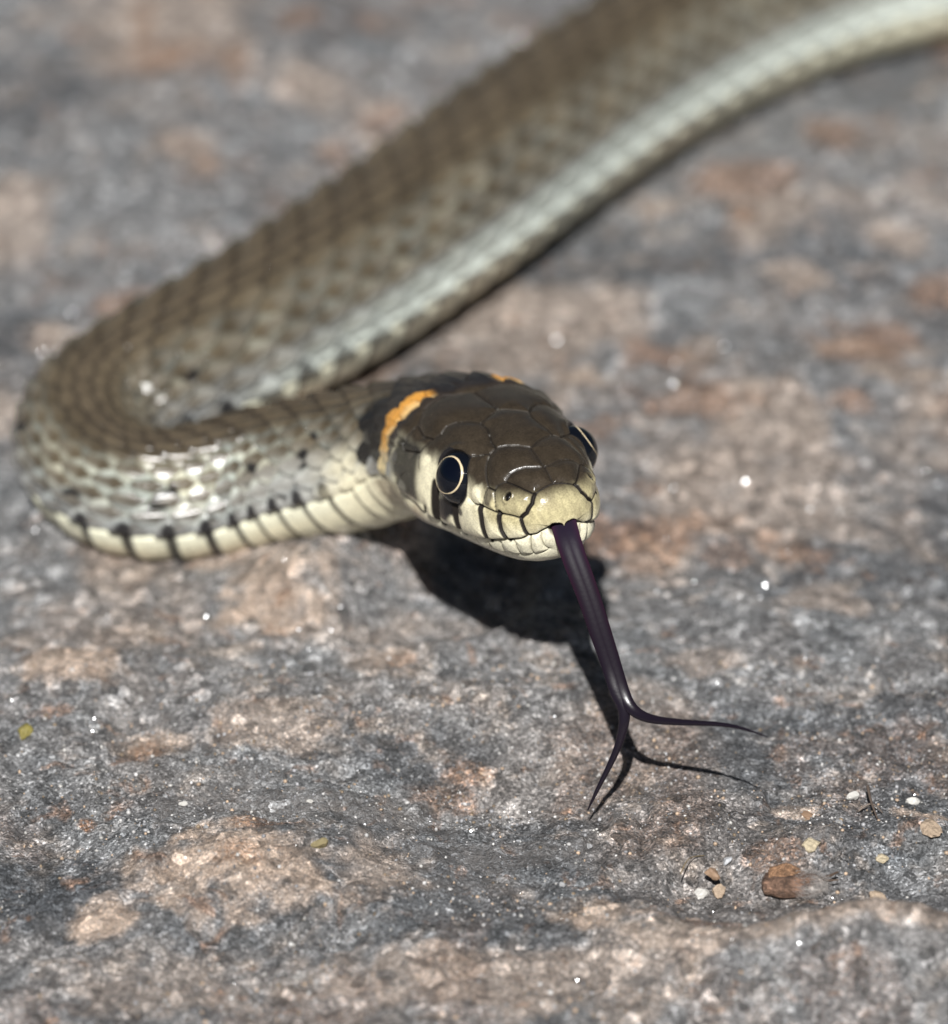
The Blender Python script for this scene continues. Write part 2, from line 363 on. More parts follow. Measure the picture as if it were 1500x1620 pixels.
tk=[(sample(q),wd_) for p,wd_ in THICK for q in both(p)]
thick_pts=np.vstack([a for a,_ in tk]); thick_w=np.concatenate([np.full(len(a),b) for a,b in tk])
lip_pts=np.vstack([sample(q) for q in both([(a,b) for a,b in zip(LIP_S[2:],LIP_T[2:])])])
EYE=dict(u=.187,v=.093,w=.042,R=.0445)
def h2w(u,v,w):
    c,T,sd_,up=frame(np.array([u])); return (c+sd_*v+up*w)[0]
eyeC=[h2w(EYE['u'],sgn*EYE['v'],EYE['w']) for sgn in (1,-1)]
BROWN=np.array([.036,.0275,.0185]); TAN=np.array([.47,.415,.24]); CREAM=np.array([.80,.74,.53]); BLK=np.array([.012,.011,.012]); ORANGE=np.array([.80,.37,.06]); YEL=np.array([.78,.62,.32]); OLIVE=np.array([.078,.062,.040]); MINT=np.array([.48,.54,.50]); GREY=np.array([.34,.355,.36]); IVORY=np.array([.78,.77,.60])
def lerp(C,col,m): return C+(np.asarray(col)-C)*m[...,None]
def colour_and_displace(s,th,is_head):
    S,TH,P,v,w,Nn,D,A=skin(s,th)
    nz=fbm(P[...,0]*40+P[...,2]*23+50,P[...,1]*40-P[...,2]*31+90,4,2)-.5; nf=fbm(P[...,0]*150+P[...,2]*83+50,P[...,1]*150-P[...,2]*117+90,3,4)-.5
    disp=np.zeros(S.shape); rough=np.zeros(S.shape)
    ph=np.interp(S,PH_S,PH)
    VB=100.0
    girth=np.interp(S,PH_S,profile(PH_S)[0])/.12
    # ---------------- scales
    s0=np.interp(A,[50,66,97,112],[.378,.325,.325,.43]); lw=sst(s0-.025,s0+.025,S)
    hl,eg,(q,a,b,ii,jj)=lattice(S,np.clip(D,-VB,VB))
    rnd=hsh(ii+60,jj+20,1); rnd2=hsh(ii+13,jj+90,3)
    dors=sst(VB+1,VB-2.5,A)
    line=np.exp(-(np.maximum(eg,0)/.13)**2)
    disp+=lw*dors*girth*(.0205*(.55+.45*sst(.58,.85,S))*(np.clip(hl,-.6,1.3)-.3)-.0050*line)
    fr=np.mod(ph+.25,1.)
    vent=1-dors
    disp+=vent*sst(.44,.5,S)*(.0065*girth*(fr-.4)-.004*np.exp(-((fr-.0)/.05)**2)-.004*np.exp(-((1-fr)/.04)**2)-.004*np.exp(-((A-VB)/1.8)**2))
    # ---------------- body colours
    C=np.broadcast_to(OLIVE,S.shape+(3,)).copy()
    C=C*(1+.55*(rnd-.5)+.5*nz+.35*nf)[...,None]
    C=lerp(C,[.085,.066,.046],sst(34,0,A)*.55)
    edge=sst(.60,.20,eg+.25*nf)*np.clip(.35+.8*rnd2,0,1)
    reg=np.clip(np.exp(-((S-1.05)/.36)**2)+.40*sst(1.4,1.8,S),0,1)          # pale skin shows between scales, most where the coil bends
    pal=lerp(np.broadcast_to(MINT,C.shape),IVORY,rnd)
    C=lerp(C,pal,edge*reg*sst(18,48,A)*.95)
    C=lerp(C,[.026,.021,.017],sst(.55,.12,eg)*(1-reg*sst(18,48,A))*.85)
    C=lerp(C,[.22,.205,.17],sst(.30,.7,eg)*sst(-.05,.3,a)*sst(20,45,A)*.60*(1-.5*reg))
    fl=sst(58,98,A+10*nz)                                      # flanks fade to grey
    C=lerp(C,GREY*(1+.4*(rnd-.5))[...,None],fl*(.74-.50*sst(.35,.8,eg)*(1-sst(88,100,A)))*(1-.75*sst(.25,.05,eg)*(1-reg)))
    C=lerp(C,MINT*1.1,sst(1.7,2.2,S)*sst(62,92,A)*.60*(1-.8*sst(.4,.1,eg)))
    C=lerp(C,[.045,.040,.038],sst(.26,.05,eg)*sst(50,70,A)*(1-.75*reg)*.8)
    C=lerp(C,[.66,.71,.64],sst(76,92,A)*sst(1.6,2.0,S)*.8*(1-.8*sst(.35,.1,eg)))
    C=lerp(C,[.46,.465,.44],np.exp(-((S-.80)/.14)**2)*sst(48,80,A)*sst(.15,.5,eg)*.55)
    nk=np.exp(-((S-.66)/.07)**2)*sst(58,84,A); C=lerp(C,CREAM,nk*.7*(1-.85*sst(.35,.1,eg)))
    # black flank bars between scales and ventral corners
    for ms,mt_,mk in ((.753,51,.8),(.777,65,.9),(.918,62,1.05),(1.119,63,1.3),(1.233,74,1.),(1.38,60,.9),(1.50,66,.8),(1.179,99,.9),(1.056,93,.9),(.861,95,.9),(.687,118,.9),(.775,96,.6),(1.27,98,.7),(.95,97,.7),(1.63,58,.7)):
        pm=np.interp(ms,PH_S,PH)
        bl=sst(1.25,.70,np.hypot((ph-pm)/(.34*mk),(A-mt_)/(9.*mk)-.5*(ph-pm)/.34)+1.2*nz)
        C=lerp(C,BLK,bl*.97*sst(1.05,.45,eg))
    fr2=np.abs(np.mod(ph+.25+.5,1.)-.5)
    i2=np.floor(ph+.75); vb=hsh(i2+31,np.sign(D)+2,4)
    Cv=lerp(np.broadcast_to(IVORY,C.shape)*(1+.2*nz)[...,None],CREAM*1.02,sst(VB+4,VB+22,A)*.7)
    Cv=lerp(Cv,BLK,sst(.135,.075,fr2-.05*vb)*sst(3.6,2.6,S)*.95)
    Cv=lerp(Cv,[.05,.052,.058],sst(146,166,A+14*nz)*sst(.9,1.2,S)*.85)
    C=lerp(C,Cv,vent)
    cb=sst(1.2,.7,np.hypot(fr2/.20,(A-(VB-6))/9))*(vb>.35); C=lerp(C,BLK,cb*sst(.66,.72,S)*sst(2.4,1.7,S)*.95)
    if is_head:
        hm=S<.45
        # ---------------- head colours
        w0=np.interp(S,[0,.03,.1,.14,.2,.3],[.034,.036,.030,.032,.045,.045]); w1=np.interp(S,[0,.03,.1,.14,.2,.3],[.078,.066,.060,.066,.078,.078])
        br=sst(w0,w1,w+.012*nz)
        low=lerp(np.broadcast_to(CREAM,C.shape),TAN,sst(-.022,.016,w+.012*nf)*sst(.15,.06,S))
        dustc=sst(-.03,.02,w)*sst(.22,.05,S)*np.clip(.5+3*nf,0,1); low=lerp(low,[.20,.16,.10],dustc*.35)
        HC=lerp(low,BROWN*(1+.5*nz)[...,None],br)
        lower=sst(-1,1.5,A-np.interp(S,LIP_S,LIP_T))*sst(.350,.325,S)
        HC=lerp(HC,[.70,.66,.50],lower)
        thr=sst(98,112,A)*sst(.27,.33,S); HC=lerp(HC,[.46,.38,.26],thr)
        def blob(s0,d0,r,col,stg=1.,ay=1.):
            nonlocal HC
            for sgn in (1,-1):
                p0=pt(s0,sgn*d0); dd=P-p0; up=np.array([0,0,1.]); dz=dd@up; d=np.sqrt((dd**2).sum(-1)-dz*dz+(dz/ay)**2)
                HC=lerp(HC,col,stg*sst(1.25,.75,d/r+.9*nz))
        TB=sst(56,64,A)*sst(.27,.295,S)*sst(101,95,A-6*nz); HC=lerp(HC,[.012,.011,.011],TB*sst(.375,.35,S)*.95)
        blob(.33,92,.013,[.17,.16,.13],.75); blob(.352,78,.009,[.10,.095,.085],.7); blob(.31,70,.008,[.08,.07,.055],.6); blob(.38,84,.022,[.10,.10,.10],.7); blob(.383,101,.024,CREAM*.8,.85); blob(.345,107,.02,CREAM*.75,.8); blob(.41,92,.018,CREAM*.8,.8)
        blob(.20,92,.022,BLK,1,.7); blob(.222,97,.019,BLK); blob(.17,91,.014,BLK,.9,.6)
        blob(.255,71,.0120,CREAM,1,1.5); blob(.266,98,.016,CREAM,1,1.7); blob(.114,74,.011,CREAM,1,2.2); blob(.134,82,.012,CREAM,.9,.6)
        blob(.09,70,.010,[.10,.085,.06],.9,1.4)
        # ---------------- sutures
        dm=S<.40
        dt=dist_to(kd(thin_pts),P,dm); dk,wk=dist_to(kd(thick_pts),P,dm,thick_w); dl=dist_to(kd(lip_pts),P,dm&(A>80))
        dn=np.minimum(dt,dk)
        fade=sst(.385,.36,S)
        disp+=fade*(.0075*(1-np.exp(-np.minimum(dn,dl)/.012))-.0045)
        rough=np.maximum(sst(.0030,.0012,dt),sst(1.3,.8,dk/wk))*fade
        disp-=fade*(.0027*np.exp(-(dt/.0013)**2)+.0030*np.exp(-(dk/(wk*.55))**2)+.0055*sst(.33,.27,S)*np.exp(-(dl/.0024)**2))
        # lower jaw tucked under the upper lip
        disp-=.0055*lower*sst(.36,.28,S)*np.exp(-np.maximum(dl,0)/.05)
        specks=sst(.16,.28,nf)*sst(.04,.16,S)*sst(60,40,A)
        dark_l=lerp(np.broadcast_to([.016,.013,.011],C.shape),[.20,.19,.17],specks*.6)
        HC=lerp(HC,dark_l,sst(.0021,.0009,dt)*np.where(A>100,.45,.95))
        HC=lerp(HC,dark_l,sst(1.15,.75,dk/wk))
        HC=lerp(HC,[.05,.04,.032],sst(.0024,.0010,dl)*.9)
        mo=lower*sst(.026,.018,np.linalg.norm(P-pt(1e-5,0),axis=-1)); HC=lerp(HC,[.03,.014,.018],mo); disp-=.012*mo
        # nostril pits
        for sgn in (1,-1):
            p0=pt(.049,sgn*56); t1=pt(.049,sgn*66)-pt(.049,sgn*46); t1/=np.linalg.norm(t1); dd=P-p0
            y=dd@t1; x=np.sqrt(np.maximum((dd**2).sum(-1)-y*y,0)); r=np.hypot(x/.0050,y/.0075)
            disp-=.0085*np.exp(-(r/.85)**4); disp+=.0016*np.exp(-((r-1.4)/.3)**2)
            HC=lerp(HC,[.008,.007,.007],sst(1.15,.9,r))
        # brow and eye socket
        for sgn,ec in zip((1,-1),eyeC):
            de=np.linalg.norm(P-ec,axis=-1); R=EYE['R']
            HC=lerp(HC,BLK*1.2,sst(R+.0065,R+.0035,de)*(w<.085))
            disp+=.005*np.exp(-((de-R-.004)/.006)**2)*sst(.05,.075,w)
            inside=sst(R+.001,R-.004,de); disp-=.012*inside
        hb=sst(.37,.41,S); C=lerp(HC,C,hb)
    # collar and nape
    C=lerp(C,[.030,.024,.020],sst(.355,.375,S)*sst(.50,.47,S)*sst(88,70,A))
    per=.64*np.interp(S,PH_S,profile(PH_S)[0]); Sq=S-.5*a*per*lw; Aq=np.where(A<VB,A+.5*(np.abs(jj)*RP-A)*lw,A)
    ps,pd=np.array([.375,.388,.408,.420,.440,.475]),np.array([8,18,34,56,74,98.])
    cs=np.interp(Aq,pd,ps); wd_=np.interp(Aq,[8,16,30,55,75,100],[.004,.010,.030,.034,.036,.028])
    e1=np.interp(Aq,[20,34,48,60,72,96],[.560,.572,.590,.582,.572,.540])+.09*(rnd2-.55); nkb=sst(cs-.01,cs+.01,Sq)*sst(e1+.012,e1-.012,Sq)*sst(99,90,Aq); C=lerp(C,[.013,.012,.012],nkb*.97)
    C=lerp(C,[.022,.018,.016],sst(.36,.39,S)*sst(.68,.58,S)*sst(24,12,A)*.85)
    col=lerp(np.broadcast_to(ORANGE,C.shape)*(1+.5*nf)[...,None],YEL,np.maximum(sst(66,92,A),sst(.0,.9,(cs-S)/wd_)*.6))
    C=lerp(C,col,sst(1.15,.80,np.abs(.5*S+.5*Sq-cs)/wd_+.15*nz+.10*(rnd-.5))*sst(15,25,A)*sst(112,92,A)*(1-.5*sst(.3,.05,eg)))
    jw=sst(96,106,A)*sst(.36,.40,S)*sst(.62,.56,S); C=lerp(C,[.52,.45,.31],jw*.9)
    ck=sst(84,98,A)*sst(.56,.60,S)*sst(.80,.66,S); C=lerp(C,CREAM,ck*.8*(1-.85*sst(.30,.08,eg)*dors)*(1-.9*vent*sst(.13,.08,fr2)))
    P2=P+Nn*disp[...,None]
    return P2,np.concatenate([np.clip(C,.004,.85),rough[...,None]],-1)
th1=np.linspace(-PI,PI,N1,endpoint=False); th2=np.linspace(-PI,PI,N2,endpoint=False)
PH_,CH_=colour_and_displace(s_head,th1,True)
PB_,CB_=colour_and_displace(s_body,th2,False)
PH_[0]=PH_[0].mean(0)
nh,nb=len(s_head),len(s_body)
V=np.vstack([PH_.reshape(-1,3),PB_.reshape(-1,3),frame(np.array([SL[-1]]))[0]]); CO=np.vstack([CH_.reshape(-1,4),CB_.reshape(-1,4),CB_[-1,:1]])
def quads(n,m,o):
    i=np.arange(n*m).reshape(n,m)+o; j=np.roll(i,-1,1)
    return np.stack([i[:-1],i[1:],j[1:],j[:-1]],-1).reshape(-1,4)
ob=nh*N1
kq=np.arange(N2); hA=(nh-1)*N1+2*kq; hB=hA+1; hC=(nh-1)*N1+(2*kq+2)%N1; bA=ob+kq; bB=ob+(kq+1)%N2
tri=np.vstack([np.stack([hA,bA,hB],-1),np.stack([hB,bA,bB],-1),np.stack([hB,bB,hC],-1)])
last=ob+(nb-1)*N2; tip=len(V)-1
tri=np.vstack([tri,np.stack([last+kq,np.full(N2,tip),last+(kq+1)%N2],-1)])
bme=mesh_np('body',V,[quads(nh,N1,0),quads(nb,N2,ob),tri],True,CO)
bm=bmesh.new(); bm.from_mesh(bme); bmesh.ops.remove_doubles(bm,verts=[v_ for v_ in bm.verts if v_.index<N1] if False else bm.verts[:N1],dist=1e-5); bmesh.ops.recalc_face_normals(bm,faces=bm.faces[:]); bm.to_mesh(bme); bm.free()
k=NT('snake_skin'); tc=k.n('ShaderNodeTexCoord').outputs['Object']
at=k.n('ShaderNodeAttribute',attribute_name='Col')
n1=k.noise(330,3,.65,tc); n2=k.noise(70,4,.6,tc)
c=k.mix(.75,at.outputs['Color'],k.ramp(n1,[(.3,.66),(.5,1.),(.7,1.3)]),'MULTIPLY')
c=k.mix(.5,c,k.ramp(n2,[(.3,.75),(.7,1.25)]),'MULTIPLY')
k.l(c,k.b.inputs['Base Color']); k.l(k.math('ADD',k.ramp(n2,[(.3,.16),(.7,.28)]),k.math('MULTIPLY',at.outputs['Alpha'],.35)),k.b.inputs['Roughness']); k.l(k.math('SUBTRACT',.48,k.math('MULTIPLY',at.outputs['Alpha'],.26)),k.b.inputs['Specular IOR Level'])
k.bump(n1,.18,.0018)
snake=bpy.data.objects.new('snake',None); sc.collection.objects.link(snake); snake.empty_display_size=.1
snake.location=(float(BODYXY[30,0]),float(BODYXY[30,1]),0.); bpy.context.view_layer.update()
snake['label']='brown grass snake with orange collar and flicking black tongue on the rock'; snake['category']='snake'
body=link('body',bme,k.m,snake)

# ---------------------------------------------------------------- eyes
k=NT('eye_dark'); k.pset(Base_Color=(.004,.005,.008),Roughness=.06,Specular_IOR_Level=.6); m_eye=k.m
k=NT('eye_pupil'); k.pset(Base_Color=(.002,.003,.007),Roughness=.04,Specular_IOR_Level=.6); m_pup=k.m
m_iris=simple('eye_iris',(.60,.49,.32),.3,.25,140,.5,.2,.001)
def cap(R,a0,a1,nr,ns,lift=lambda f:0.,wob=lambda t,f:0.):
    """spherical band between polar angles a0..a1 about +Z"""
    V=[];F=[]
    for i in range(nr+1):
        f=i/nr; a=a0+(a1-a0)*f; r=R+lift(f)
        for j in range(ns):
            t=2*PI*j/ns; a_=a+wob(t,f); V.append((r*math.sin(a_)*math.cos(t),r*math.sin(a_)*math.sin(t),r*math.cos(a_)))
    i=np.arange((nr+1)*ns).reshape(nr+1,ns); j=np.roll(i,-1,1)
    return np.array(V),np.stack([i[:-1],i[1:],j[1:],j[:-1]],-1).reshape(-1,4)
for sgn,ec in zip((1,-1),eyeC):
    _,T_,sd_,up_=[x[0] for x in frame(np.array([EYE['u']]))]
    ax=Vector(sgn*sd_*1.0+(-T_)*(.35 if sgn>0 else .08)+up_*.50).normalized(); R=EYE['R']
    xx=Vector(up_).cross(ax).normalized(); yy=ax.cross(xx)
    Mx=np.array([xx,yy,ax]).T
    def put(V): return V@Mx.T+ec
    Vv,Ff=cap(R,1e-4,PI-1e-4,36,56); e=link('eye',mesh_np('eye',put(Vv),[Ff]),m_eye,snake)
    bpy.context.view_layer.update()
    ai=math.asin(.030/R)
    Vv,Ff=cap(R-.0002,ai-.036,ai+.036,8,72,lambda f:.0007*math.sin(PI*f),lambda t,f:(f-.5)*(.052*math.sin(t+.9)+.016*math.sin(5*t)+.01*math.sin(11*t+1))); link('iris',mesh_np('iris',put(Vv),[Ff]),m_iris,e)
    Vv,Ff=cap(R+.0003,1e-4,ai-.028,14,56,lambda f:.0009*(1-f*f)); link('pupil',mesh_np('pupil',put(Vv),[Ff]),m_pup,e)

# ---------------------------------------------------------------- forked tongue
def cpt(px,py,t):
    return CAM+(DV*DIST+RT*(px-750)/1000+UV*(810-py)/1000)*((DIST+t)/DIST)
def smooth_path(pts,n):
    P=np.array([p[:3] for p in pts]); W=np.array([p[3:] for p in pts]); t=np.r_[0,np.cumsum(np.linalg.norm(np.diff(P,axis=0),axis=1)**.6)]
    m=len(t)                                   # natural cubic spline
    def spl(y,x):
        h=np.diff(t); Amat=np.zeros((m,m)); r=np.zeros(m); Amat[0,0]=Amat[-1,-1]=1
        for i in range(1,m-1):
            Amat[i,i-1:i+2]=h[i-1],2*(h[i-1]+h[i]),h[i]; r[i]=3*((y[i+1]-y[i])/h[i]-(y[i]-y[i-1])/h[i-1])
        c=np.linalg.solve(Amat,r); i=np.clip(np.searchsorted(t,x)-1,0,m-2); d=x-t[i]
        b=(y[i+1]-y[i])/h[i]-h[i]*(2*c[i]+c[i+1])/3
        return y[i]+b*d+c[i]*d*d+(c[i+1]-c[i])/(3*h[i])*d**3
    x=np.linspace(0,t[-1],n)
    return np.stack([spl(P[:,k_],x) for k_ in range(3)],1),np.stack([np.interp(x,t,W[:,k_]) for k_ in range(W.shape[1])],1)
STEM=[(884,795,.09,42),(892,828,.012,41),(906,875,-.010,38),(930,940,-.018,36),(950,1000,-.020,34),(969,1058,-.020,31),(982,1098,-.022,30)]
LEFT=[(987,1122,-.022,19),(987,1145,-.020,16),(978,1180,-.012,11.5),(960,1220,-.004,8.5),(943,1254,.004,6),(930,1282,.012,2)]
RIGHT=[(999,1120,-.026,19),(1020,1134,-.036,15),(1055,1141,-.060,11.5),(1105,1144,-.095,8.5),(1160,1149,-.135,6),(1215,1166,-.180,1.6)]
TV=[];TF=[];TCOL=[]
for sgn,br in ((-1,LEFT),(1,RIGHT)):
    pts=[]
    for px,py,t,wd_ in STEM: pts.append((*cpt(px+sgn*wd_*(.15 if py>860 else .09),py-sgn*wd_*.03,t),wd_*(.00036 if py>860 else .00041),wd_*.00012))
    for px,py,t,wd_ in br: pts.append((*cpt(px,py,t),wd_*.00052,wd_*np.interp(wd_,[6,19],[.0004,.00024])))
    Pp,Ww=smooth_path(pts,150)
    Tt=np.gradient(Pp,axis=0); Tt/=np.linalg.norm(Tt,axis=1,keepdims=True)
    sdv=np.cross(Tt,-DV+0*Tt); 
    sdv/=np.linalg.norm(sdv,axis=1,keepdims=True); nv=np.cross(sdv,Tt)
    ns=28; a=np.linspace(0,2*PI,ns,endpoint=False)
    ring=Pp[:,None]+sdv[:,None]*(np.cos(a)[None,:,None]*Ww[:,:1,None])+nv[:,None]*(np.sin(a)[None,:,None]*Ww[:,1:2,None])
    o=sum(len(x) for x in TV); TV.append(ring.reshape(-1,3)); TF.append(quads(150,ns,o))
    f=np.linspace(0,1,150)[:,None]*np.ones((1,ns)); edge=np.abs(np.cos(a))[None]**3*np.ones((150,1))
    cc=np.array([.010,.007,.012])[None,None]*np.ones((150,ns,1)); base_m=sst(.30,.0,f)
    cc=cc+base_m[...,None]*np.array([.007,.005,.013])+(edge*sst(.55,.1,f))[...,None]*np.array([.022,.003,.010])
    TCOL.append(np.concatenate([cc,sst(.5,.62,f)[...,None]],-1).reshape(-1,4))
tme=mesh_np('tongue',np.vstack(TV),TF,True,np.vstack(TCOL))
k=NT('tongue_wet'); at=k.n('ShaderNodeAttribute',attribute_name='Col'); k.l(at.outputs['Color'],k.b.inputs['Base Color']); k.l(k.ramp(at.outputs['Alpha'],[(0,.40),(1,.18)]),k.b.inputs['Roughness']); k.l(k.ramp(at.outputs['Alpha'],[(0,.05),(1,.42)]),k.b.inputs['Specular IOR Level'])
tc=k.n('ShaderNodeTexCoord').outputs['Object']; k.bump(k.noise(160,2,.5,tc),.10,.0015)
link('tongue',tme,k.m,snake,label='glossy purple-black forked tongue stretched down from the mouth')

# ---------------------------------------------------------------- loose stones, husk, grit
def rock_mesh(name,seed,rad,squash,rough=.22,sub=2):
    bm=bmesh.new(); bmesh.ops.create_icosphere(bm,subdivisions=sub,radius=1.)
    r=random.Random(seed); planes=[(Vector((r.gauss(0,1),r.gauss(0,1),r.gauss(0,1))).normalized(),r.uniform(.42,.85)) for _ in range(9)]
    for v_ in bm.verts:
        p=v_.co.copy()
        for n_,d_ in planes:
            e_=p.dot(n_)-d_
            if e_>0: p-=n_*e_*.92
        p*=1+rough*(r.random()-.5)*.35
        v_.co=Vector((p.x*rad[0],p.y*rad[1],p.z*rad[2]*squash))
    me=bpy.data.meshes.new(name); bm.to_mesh(me); bm.free(); return me
M_WHITE=simple('quartz_white',(.50,.485,.455),.5,.22,90); M_GREYP=simple('stone_grey',(.34,.34,.345),.55,.3,90); M_TANP=simple('stone_tan',(.36,.275,.20),.6,.65,150,.4,.8,.006); M_BRN=simple('stone_brown',(.26,.17,.11),.6,.35,80)
M_GRN=simple('lichen_green',(.20,.17,.045),.6,.5,120); M_YEL=simple('stone_yellow',(.46,.39,.27),.6,.7,170,.4,.8,.006); M_OL=simple('crumb_olive',(.20,.165,.085),.7,.35,80); M_CLR=simple('quartz_clear',(.50,.51,.53),.18,.15,60,.6)
PEB=[('pebble',290,1273,.0065,M_WHITE,'tiny cream pebble lying on the dusty ridge','pebble'),
 ('pebble',491,1270,.0055,M_WHITE,'tiny white chip on the dusty ridge beside the dark grit','pebble'),
 ('pebble',1110,1416,.0135,M_WHITE,'white quartz pebble touching the tan pebble near the husk','pebble'),
 ('pebble',1138,1412,.0145,M_TANP,'tan grainy pebble touching the white quartz pebble','pebble'),
 ('pebble',1126,1386,.0140,M_BRN,'brown angular stone chip behind the tan pebble','stone chip'),
 ('pebble',1150,1364,.0095,M_CLR,'clear grey quartz grain behind the brown stone chip','pebble'),
 ('pebble',932,1340,.0080,M_GREYP,'smooth pale grey pebble below the left tongue tip','pebble'),
 ('pebble',889,1402,.0065,M_GREYP,'small dull grey pebble sunk in dark grit','pebble'),
 ('lichen_crumb',38,1163,.0170,M_GRN,'mossy olive green crumb on grey rock','crumb'),
 ('soil_crumb',507,1338,.0150,M_OL,'soft yellowish olive crumb on the pink ridge','crumb'),
 ('stone_chip',1283,1338,.0190,M_YEL,'cream yellow flaky mineral chip above the husk','stone chip'),
 ('stone_chip',1472,1312,.0220,M_TANP,'pale tan fractured stone lump near the rock edge','stone chip'),
 ('stone_chip',1398,1362,.0120,M_YEL,'small amber coloured mineral chip right of the husk','stone chip'),
 ('stone_chip',1388,1422,.0130,M_TANP,'peach coloured flat chip on the front rock lip','stone chip'),
 ('pebble',1444,1271,.0110,M_WHITE,'white glassy pebble at the back of the right ledge','pebble'),
 ('pebble',1350,1262,.0095,M_WHITE,'milky quartz grain behind the yellow chip','pebble'),
 ('stone_chip',1284,1295,.0150,M_BRN,'reddish brown splinter leaning behind the yellow chip','stone chip'),
 ('pebble',1327,1304,.0075,M_GREYP,'round bluish grey grain beside the reddish splinter','pebble'),
 ('pebble',325,1310,.0055,M_GREYP,'round grey grain sitting in the ridge crack','pebble')]
for n_,(nm,px,py,r,mt,lab,cat) in enumerate(PEB):
    q=gpt(px,py); el=random.uniform(.7,1.); big=r>.014 and nm=='stone_chip'; me=rock_mesh(nm,n_+3,(r*1.2,r*el,r),.45 if big else .72,rough=.5,sub=3)
    o=link(nm,me,mt,label=lab,cat=cat); o.location=(q[0],q[1],q[2]+r*(.1 if big else .3)); o.rotation_euler=(random.uniform(-.3,.3),random.uniform(-.3,.3),random.uniform(0,6))
    if r<.02: o['group']='loose stones on the rock'
# seed husk
hq=gpt(1258,1412); husk=bpy.data.objects.new('seed_husk',None); sc.collection.objects.link(husk); husk.location=hq; husk.empty_display_size=.02
husk['label']='dry reddish brown seed husk with grey downy end'; husk['category']='husk'; bpy.context.view_layer.update()
def husk_shell(L,Wd,H,a0,a1,nu=40,nv=26,seed=0,keel=.15):
    V=[];C_=[]
    for i in range(nu+1):
        f=i/nu; x=(f-.5)*L; pr=(math.sin(PI*min(1,max(0,.04+.92*f))**.85))**.62; pr=max(pr,.78*min(1,.35+f*14) if f<.4 else 0)
        for j in range(nv+1):
            g=j/nv; a=a0+(a1-a0)*g; rr=1+.05*math.sin(9*f+seed)+.06*(float(fbm(np.array([f*6+seed]),np.array([g*5.]),3,2)[0])-.5)*2+keel*math.exp(-((g-.5)/.1)**2)*.4
            V.append((x,-Wd*pr*rr*math.cos(a),H*pr*rr*math.sin(a)))
            grey=float(sst(.52,.82,np.array(f+.30*(vn(np.array([f*9.]),np.array([g*7.]),5)[0]-.5)+.15*(.6-g)-.14))); dk=float(vn(np.array([f*7.+seed]),np.array([g*5.]),3)[0])
            c_=np.array([.20,.118,.08])*(.25+1.0*dk)*(.45+1.1*float(vn(np.array([f*2.5+seed]),np.array([g*17.]),6)[0])); c_=c_*(1-grey)+np.array([.50,.46,.43])*grey; C_.append(c_)
    i=np.arange((nu+1)*(nv+1)).reshape(nu+1,nv+1)
    F=np.stack([i[:-1,:-1],i[1:,:-1],i[1:,1:],i[:-1,1:]],-1).reshape(-1,4)
    V=np.array(V); n=len(V); V2=V*np.array([.97,.90,.90]); return np.vstack([V,V2]),[F,F[:,::-1]+n],np.vstack([C_,C_])
k=NT('husk_skin'); at=k.n('ShaderNodeAttribute',attribute_name='Col'); tc=k.n('ShaderNodeTexCoord').outputs['Object']; nn=k.noise(110,5,.7,tc)
k.l(k.mix(.85,at.outputs['Color'],k.ramp(nn,[(.32,.25),(.5,.9),(.68,1.8)]),'MULTIPLY'),k.b.inputs['Base Color']); k.pset(Roughness=.6); k.bump(nn,1.,.008); m_husk=k.m
rot=np.array([[math.cos(-.16),-math.sin(-.16),0],[math.sin(-.16),math.cos(-.16),0],[0,0,1]])
def hput(V,dx=0,dy=0,dz=0,tilt=0.): 
    V=np.array(V); ct,st=math.cos(tilt),math.sin(tilt); V=V@np.array([[ct,0,-st],[0,1,0],[st,0,ct]]); return V@rot.T+hq+np.array([dx,dy,dz])
V_,F_,C_=husk_shell(.104,.026,.022,-.55,2.3); link('shell',mesh_np('shell',hput(V_,0,0,.014,-.08),F_,True,C_),m_husk,husk)
V_,F_,C_=husk_shell(.066,.024,.018,.5,2.9,seed=4,keel=.5); link('bract',mesh_np('bract',hput(V_,-.010,.010,.021,.0),F_,True,np.array([.26,.145,.08])*np.ones_like(C_)*(.6+.7*np.random.default_rng(2).random((len(C_),1)))),m_husk,husk,label='orange brown upper bract')
def tubes(paths,ns=5):
    V=[];F=[]
    for P_,r0,r1 in paths:
        P_=np.array(P_,float); m=len(P_); T_=np.gradient(P_,axis=0); T_/=np.linalg.norm(T_,axis=1,keepdims=True)+1e-9
        s_=np.cross(T_,[.13,.31,.94]); s_/=np.linalg.norm(s_,axis=1,keepdims=True)+1e-9; u_=np.cross(s_,T_); a=np.linspace(0,2*PI,ns,endpoint=False); r=np.linspace(r0,r1,m)[:,None,None]
        o=sum(len(x) for x in V); V.append((P_[:,None]+r*(np.cos(a)[None,:,None]*s_[:,None]+np.sin(a)[None,:,None]*u_[:,None])).reshape(-1,3)); F.append(quads(m,ns,o))
    return np.vstack(V),F
hp=[]
for _ in range(620):
    f=random.uniform(.0,1.); a=random.uniform(-.3,2.2); x=-.002+.054*f**.6; pr=max(.2,math.sin(PI*(.5+.44*f))**.62)
    p0=np.array([x,-.0275*pr*math.cos(a),.0225*pr*math.sin(a)]); d_=np.array([.8+random.gauss(0,.25),-.5*math.cos(a)+random.gauss(0,.25),.45*math.sin(a)+random.gauss(0,.25)]); l_=random.uniform(.005,.011)
    hp.append(([p0,p0+d_*l_*.5,p0+d_*l_+np.array([0,0,-.001])],.00028,.0001))
V_,F_=tubes(hp,3); link('down',mesh_np('down',hput(V_,0,0,.014,-.08),F_),simple('husk_down',(.36,.335,.32),.7,.2,50),husk,kind='stuff')
m_st=simple('husk_stalk',(.07,.045,.03),.6)
